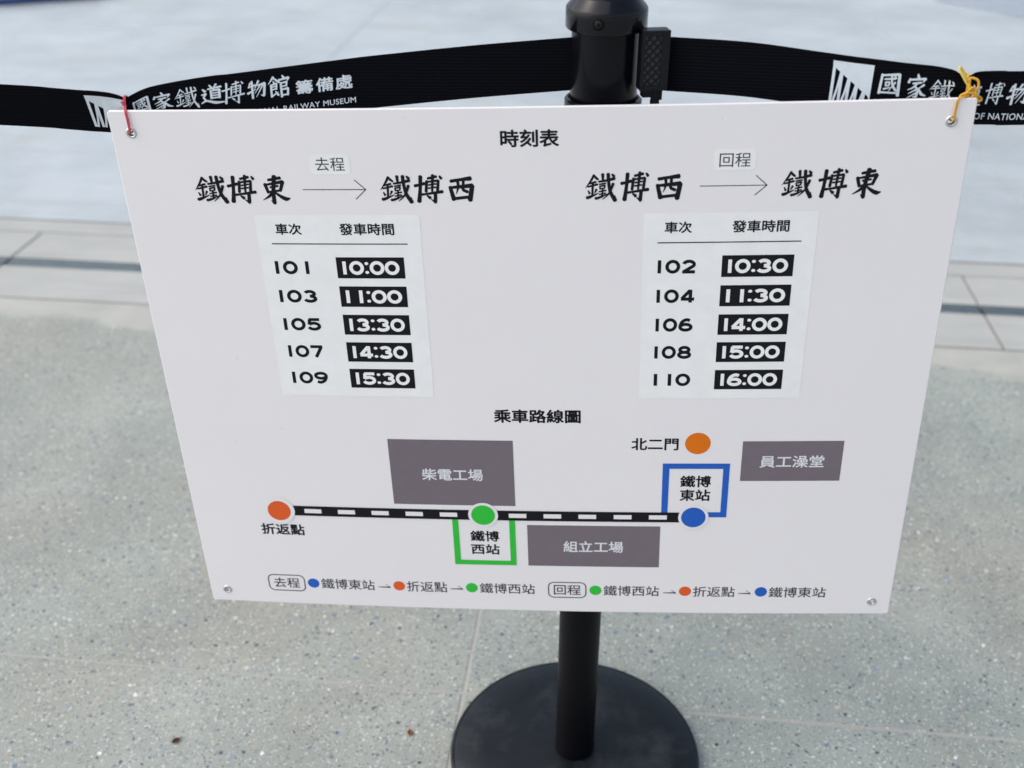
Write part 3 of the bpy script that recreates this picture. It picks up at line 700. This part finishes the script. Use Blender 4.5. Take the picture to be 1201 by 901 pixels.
def belt_surface(T, W_, Y_, L_, pinch):
    def f(x, t, h):           # x along the belt, t fraction below the top edge, h towards the camera
        wd = interp(W_, x); z0 = interp(T, x); ln = interp(L_, x); k = math.exp(-((x - pinch) / 0.012) ** 2)
        drop = math.sqrt(max(1e-9, wd * wd - ln * ln))
        rip = (0.0010 if pinch < 0 else 0.0022) * k * math.sin(t * 2 * math.pi * 2.5)
        return Vector((x, interp(Y_, x) + ln * t + rip - h, z0 - drop * t))
    return f
def belt(name, label, surf, xs, nt=20):
    b = thing(name, label, 'belt', Matrix.Translation(surf(xs[len(xs) // 2], 1, 0)), 'printed belts of the barrier')
    inv = b.matrix_world.inverted()
    bm = bmesh.new(); G = []
    th = 0.0011
    for x in xs:
        row = [surf(x, j / nt, 0) for j in range(nt + 1)] + [surf(x, j / nt, -th) for j in range(nt, -1, -1)]
        G.append([bm.verts.new(inv @ p) for p in row])
    m = len(G[0])
    for a, c in zip(G, G[1:]):
        for k in range(m): f = bm.faces.new((a[k], c[k], c[(k + 1) % m], a[(k + 1) % m])); f.smooth = True
    bm.faces.new(G[0]); bm.faces.new(list(reversed(G[-1])))
    bmesh.ops.recalc_face_normals(bm, faces=bm.faces[:])
    obj('webbing', bm, M_WEB, b, 50)
    return b, (lambda x, t, h: inv @ surf(x, t, h))
def frange(a, b, n): return [a + (b - a) * i / n for i in range(n + 1)]
sL = belt_surface(LT, LW, LY, LL, -0.4555)
sR = belt_surface(RT, RW, RY, RL, 0.3195)
bL, fL = belt('barrier_belt', 'black printed belt to the left of the post, cinched by red string', sL, frange(-1.75, -0.62, 24) + frange(-0.61, -0.30, 124) + frange(-0.29, -0.0295, 40))
bR, fR = belt('barrier_belt', 'black printed belt to the right of the post, cinched by yellow tie', sR, frange(0.046, 0.24, 36) + frange(0.2425, 0.42, 90) + frange(0.44, 1.75, 30))
HB = 0.0004
def belt_text(fn, parent, x0, chars, label):
    """x0: where the first brush character starts"""
    fl = Flat()
    for ch, xa, xb, ta, tb in chars: brush(fl, ch, xa, ta, xb, tb, HB, 0, 1.05, 0.000012)
    o = fl.build('belt_lettering', M_THREAD, fn, parent); return o
def emblem(fn, parent, x0, x1):
    """square white emblem: a solid upper right over a row of leaning arches"""
    fl = Flat()
    dg = lambda x: 0.10 + 0.66 * x
    fl.poly([(0, 0), (1, 0), (1, 0.84), (0.93, 0.74), (0.86, 0.70), (0.62, 0.53), (0.36, 0.36), (0.12, 0.20), (0.0, 0.10)], 0)
    X = (0.045, 0.245, 0.445, 0.645, 0.845, 1.02)
    for k in range(5):
        top = dg(X[k]); fl.strip([(X[k], top - 0.02), (X[k] - 0.005 * k, 1.0)], [0.075, 0.07], (2 * k + 1) * 1e-5)
        if k < 4:
            P, W = resample([(X[k + 1] - 0.01, dg(X[k + 1]) - 0.02), (X[k] + 0.125, (dg(X[k + 1]) + 0.55 * (1 - dg(X[k + 1])))), (X[k] + 0.06, 1.0)], [0.08, 0.05, 0.06])
            fl.strip(P, W, (2 * k + 2) * 1e-5)
    for i, (x, y, h) in enumerate(fl.v): fl.v[i] = (x0 + x * (x1 - x0), 0.11 + y * 0.76, HB + h)
    fl.build('belt_emblem', M_THREAD, fn, parent, 0.002, 0.04)
def latin(fn, parent, s, xa, xb, ta, tb):
    fl = Flat(); text(fl, s, xa, ta, xb, tb, 0.008, HB, 0, 1.06)
    fl.build('belt_caption', M_THREAD, fn, parent)
def px2x(px, Y): pass
CAP = 'PREPARATORY OFFICE OF NATIONAL RAILWAY MUSEUM'
KT = (0.17, 0.57)
# left strand
belt_text(fL, bL, 0, [('國', -0.4505, -0.4325, .20, .60), ('家', -0.4297, -0.4105, .18, .60), ('鐵', -0.4085, -0.3850, .15, .60), ('道', -0.3835, -0.3590, .15, .55), ('博', -0.3625, -0.3405, .14, .58), ('物', -0.3385, -0.3195, .18, .53), ('館', -0.3175, -0.2965, .14, .57)], '')
fl = Flat()
for ch, a, b in (('籌', -0.2915, -0.2752), ('備', -0.2722, -0.2556), ('處', -0.2537, -0.2373)): text(fl, ch, a, .29, b, .56, 0.022, HB)
fl.build('belt_lettering', M_THREAD, fL, bL)
latin(fL, bL, CAP, -0.4505, -0.2352, .735, .845)
emblem(fL, bL, -0.4955, -0.4580)
# right strand
belt_text(fR, bR, 0, [('國', 0.2440, 0.2635, .19, .62), ('家', 0.2690, 0.2870, .17, .64), ('鐵', 0.2895, 0.3115, .22, .66), ('道', 0.3215, 0.3375, .22, .66), ('博', 0.3400, 0.3570, .20, .62), ('物', 0.3600, 0.3800, .22, .62), ('館', 0.3840, 0.4050, .18, .62)], '')
fl = Flat()
for ch, a, b in (('籌', 0.410, 0.4263), ('備', 0.4293, 0.4459), ('處', 0.448, 0.4644)): text(fl, ch, a, .33, b, .60, 0.022, HB)
fl.build('belt_lettering', M_THREAD, fR, bR)
latin(fR, bR, CAP, 0.2440, 0.4644, .775, .90)
emblem(fR, bR, 0.2020, 0.2380)

# buckle at the end of the right belt, clipped into the cassette
bk = bmesh.new()
BK = Matrix.Translation((0.0423, -0.0285, 0.0)) @ Matrix.Rotation(R(9), 4, 'Z')
invR = bR.matrix_world.inverted()
box(bk, -0.0125, 0.0135, -0.0015, 0.0125, 0.9165, 0.9705, 0.0012, 0, invR @ BK)
box(bk, -0.0125, -0.0095, -0.0035, -0.0010, 0.9165, 0.9705, 0.0006, 0, invR @ BK)     # raised rim round the grip
box(bk, 0.0060, 0.0135, -0.0035, -0.0010, 0.9165, 0.9705, 0.0006, 0, invR @ BK)
box(bk, -0.0094, 0.0059, -0.0035, -0.0010, 0.9660, 0.9705, 0.0005, 0, invR @ BK)
box(bk, -0.0094, 0.0059, -0.0035, -0.0010, 0.9165, 0.9215, 0.0005, 0, invR @ BK)
box(bk, -0.0085, 0.0010, 0.0, 0.010, 0.9095, 0.9162, 0.0006, 0, invR @ BK)
box(bk, 0.0015, 0.0105, 0.001, 0.010, 0.9065, 0.9162, 0.0006, 0, invR @ BK)
box(bk, 0.0012, 0.0085, 0.002, 0.009, 0.9000, 0.9062, 0.0006, 0, invR @ BK)
buckle = obj('buckle', bk, M_BUCK, bR)
gp = bmesh.new()
box(gp, -0.0094, 0.0059, -0.00215, -0.00155, 0.9216, 0.9659, 0, 1, invR @ BK)
x0, x1, z0, z1 = -0.0094, 0.0059, 0.9216, 0.9659
wd = x1 - x0; stp = 0.0076
for s_ in (1, -1):
    k = -3
    while k < 9:
        # line x = x0 + t, z = zc + s*t clipped to the grip
        zc = z0 + k * stp if s_ == 1 else z0 + k * stp + wd
        ts = [t for t in frange(0, wd, 60) if z0 < zc + s_ * t < z1]
        if len(ts) > 6:
            a, b = ts[0], ts[-1]; L = (b - a) * math.sqrt(2); mx, mz = x0 + (a + b) / 2, zc + s_ * (a + b) / 2
            MM = invR @ BK @ Matrix.Translation((mx, -0.0024 - (0.00004 if s_ > 0 else 0), mz)) @ Matrix.Rotation(-s_ * R(45), 4, 'Y')
            box(gp, -L / 2, L / 2, -0.0006, 0.0006, -0.0008, 0.0008, 0, 0, MM)
        k += 1
obj('grip_lattice', gp, [M_RIB, M_BUCKD], buckle)

# ------------------------------------------------------------------ string and tie
def bpt(x, y, h=0.0): return BM @ bsurf(x, y, h)
bm = bmesh.new()
e = bpt(*EYES[0]); top = sL(-0.4555, 0, 0); mid = sL(-0.4555, 0.5, 0)
for s_, rr in ((-1, 0.00062), (1, 0.00062)):
    dx = s_ * 0.0007
    pts = [e + Vector((dx * 0.6, 0.004, 0.0)), e + Vector((dx * 0.8, -0.0026, 0.0018)), bpt(20.0 + dx * 1e3, 9, 0.0016), bpt(19.7 + dx * 1e3, 0.6, 0.0018),
           top + Vector((dx + 0.0006, -0.006, -0.0045)),
           top + Vector((dx, -0.0005, 0.0015)), top + Vector((dx, 0.0055, -0.002)), top + Vector((dx, 0.0075, -0.016)), top + Vector((dx + 0.001, 0.004, -0.027)),
           e + Vector((dx + 0.0, 0.010, 0.006)), e + Vector((dx * 0.5, 0.006, 0.0005))]
    tube(bm, pts, rr, 8, sub=8)
tube(bm, [top + Vector((-0.0016, -0.0065, -0.002)), top + Vector((0.0, -0.0075, -0.0045)), top + Vector((0.0018, -0.0065, -0.0065))], 0.0013, 8)
s = obj('string', bm, M_STRING); tag(s, 'red string tying the left belt to the board corner eyelet', 'string')

bm = bmesh.new()
e = bpt(*EYES[1]); top = sR(0.3195, 0, 0)
def T(dx, dy, dz): return top + Vector((dx, dy, dz))
tube(bm, [e + Vector((0, 0.006, 0)), e + Vector((0.0002, -0.0028, 0.0012)), bpt(780.6, 9, 0.0022), bpt(782.0, -0.6, 0.0024), T(-0.0012, -0.0135, -0.0140)], 0.0006, 8, sub=8)
tube(bm, [e + Vector((0.0008, 0.006, 0)), e + Vector((0.0013, -0.0028, 0.0016)), bpt(782.0, 9, 0.0020), bpt(783.6, -0.6, 0.0024), T(0.0010, -0.0135, -0.0135)], 0.0006, 8, sub=8)
# coils round the cinched belt and the knot in front of it, just above the board's edge
tube(bm, [T(0.0, -0.007, -0.006), T(0.001, -0.001, 0.0025), T(0.002, 0.006, 0.0), T(0.002, 0.009, -0.017), T(0.002, 0.005, -0.039), T(0.001, -0.006, -0.030), T(0.0, -0.0085, -0.016)], 0.0010, 8, True)
tube(bm, [T(0.001, -0.008, 0.001), T(0.0070, -0.0095, -0.0005), T(0.0082, -0.011, -0.0065), T(0.0045, -0.012, -0.0105), T(0.0, -0.0115, -0.007), T(0.0000, -0.010, -0.002)], 0.00115, 8, True)
tube(bm, [T(-0.0065, -0.012, -0.0140), T(-0.001, -0.0135, -0.0105), T(0.006, -0.0135, -0.0125), T(0.0125, -0.012, -0.0160), T(0.010, -0.0140, -0.0182), T(0.002, -0.0145, -0.0172), T(-0.005, -0.0135, -0.0170)], 0.00115, 8, True)
tube(bm, [T(-0.004, -0.012, -0.0170), T(-0.0015, -0.0135, -0.010), T(0.003, -0.0125, -0.006), T(0.0062, -0.013, -0.0105), T(0.001, -0.015, -0.0155)], 0.0010, 8, True)
tube(bm, [T(-0.002, -0.011, 0.000), T(0.0008, -0.0112, -0.006), T(0.0009, -0.0125, -0.0155)], 0.0009, 8)
tube(bm, [T(0.004, -0.013, -0.0115), T(0.009, -0.0140, -0.0165), T(0.0135, -0.0125, -0.0180)], lambda t: 0.0010 - 0.0004 * t, 8)
n0 = len(bm.faces)
tube(bm, [T(0.0, -0.009, -0.0055), T(-0.0035, -0.0095, -0.0015), T(-0.0085, -0.0085, 0.0055), T(-0.0105, -0.007, 0.0095), T(-0.0082, -0.006, 0.0092), T(-0.0035, -0.006, 0.0030), T(0.0002, -0.007, -0.0030)], 0.0011, 8, True, 1)
fs = [Vector(p) for p in (T(-0.0005, -0.008, -0.0035), T(-0.0035, -0.0085, 0.0), T(-0.0082, -0.0075, 0.0065), T(-0.0096, -0.0066, 0.0088), T(-0.0080, -0.0065, 0.0084), T(-0.0030, -0.0072, 0.0022))]
f = bm.faces.new([bm.verts.new(p) for p in fs]); f.material_index = 1
s = obj('plastic_tie', bm, [M_TIE, M_TIEP]); tag(s, 'yellow plastic tie knotted round the right belt and board eyelet', 'tie')

# ------------------------------------------------------------------ small litter and far things
def leaf(loc, L, W_, rz, mat, label):
    bm = bmesh.new(); nx, ny = 10, 6; rows = []
    for i in range(nx + 1):
        t = i / nx; wd = W_ * (math.sin(math.pi * t) ** 0.7) * (1 - 0.25 * t) + 0.0003
        rows.append([bm.verts.new(((t - 0.5) * L, (j / ny - 0.5) * wd, 0.0012 + 0.25 * wd * (2 * j / ny - 1) ** 2 + 0.12 * L * (t - 0.5) ** 2 * 2)) for j in range(ny + 1)])
    for a, b in zip(rows, rows[1:]):
        for j in range(ny): f = bm.faces.new((a[j], b[j], b[j + 1], a[j + 1])); f.smooth = True
    tube(bm, [(L * 0.48, 0, 0.006 * L / 0.02), (L * 0.62, 0.001, 0.0015), (L * 0.75, 0.0, 0.0012)], 0.0005, 6)
    bmesh.ops.solidify(bm, geom=bm.faces[:], thickness=0.0003)
    o = obj('dry_leaf', bm, mat); o.location = loc; o.rotation_euler = (0.15, 0, rz); tag(o, label, 'leaf'); return o
leaf((-0.547, 0.026, 0.0006), 0.013, 0.008, R(40), M_LEAF, 'small curled dark brown leaf on the speckled paving, bottom left')
leaf((-0.226, 0.041, 0.0006), 0.011, 0.009, R(100), M_LEAF2, 'tiny orange dry leaf on the paving left of the round base')
bm = bmesh.new()
P = [(-3.6, 4.80), (-2.80, 4.90), (-2.55, 5.00), (-2.32, 5.09), (-2.2, 5.5), (-2.4, 5.9), (-3.6, 6.0)]
lo = [bm.verts.new((x, y, 0.001)) for x, y in P]; hi = [bm.verts.new((x * 0.995, y * 1.001, 0.03)) for x, y in P]
bm.faces.new(hi); bm.faces.new(list(reversed(lo)))
for i in range(len(P)): bm.faces.new((lo[i], lo[(i + 1) % len(P)], hi[(i + 1) % len(P)], hi[i]))
o = obj('floor_mat', bm, M_NAVY); tag(o, 'dark navy mat lying on the far paving at the top left corner', 'mat')
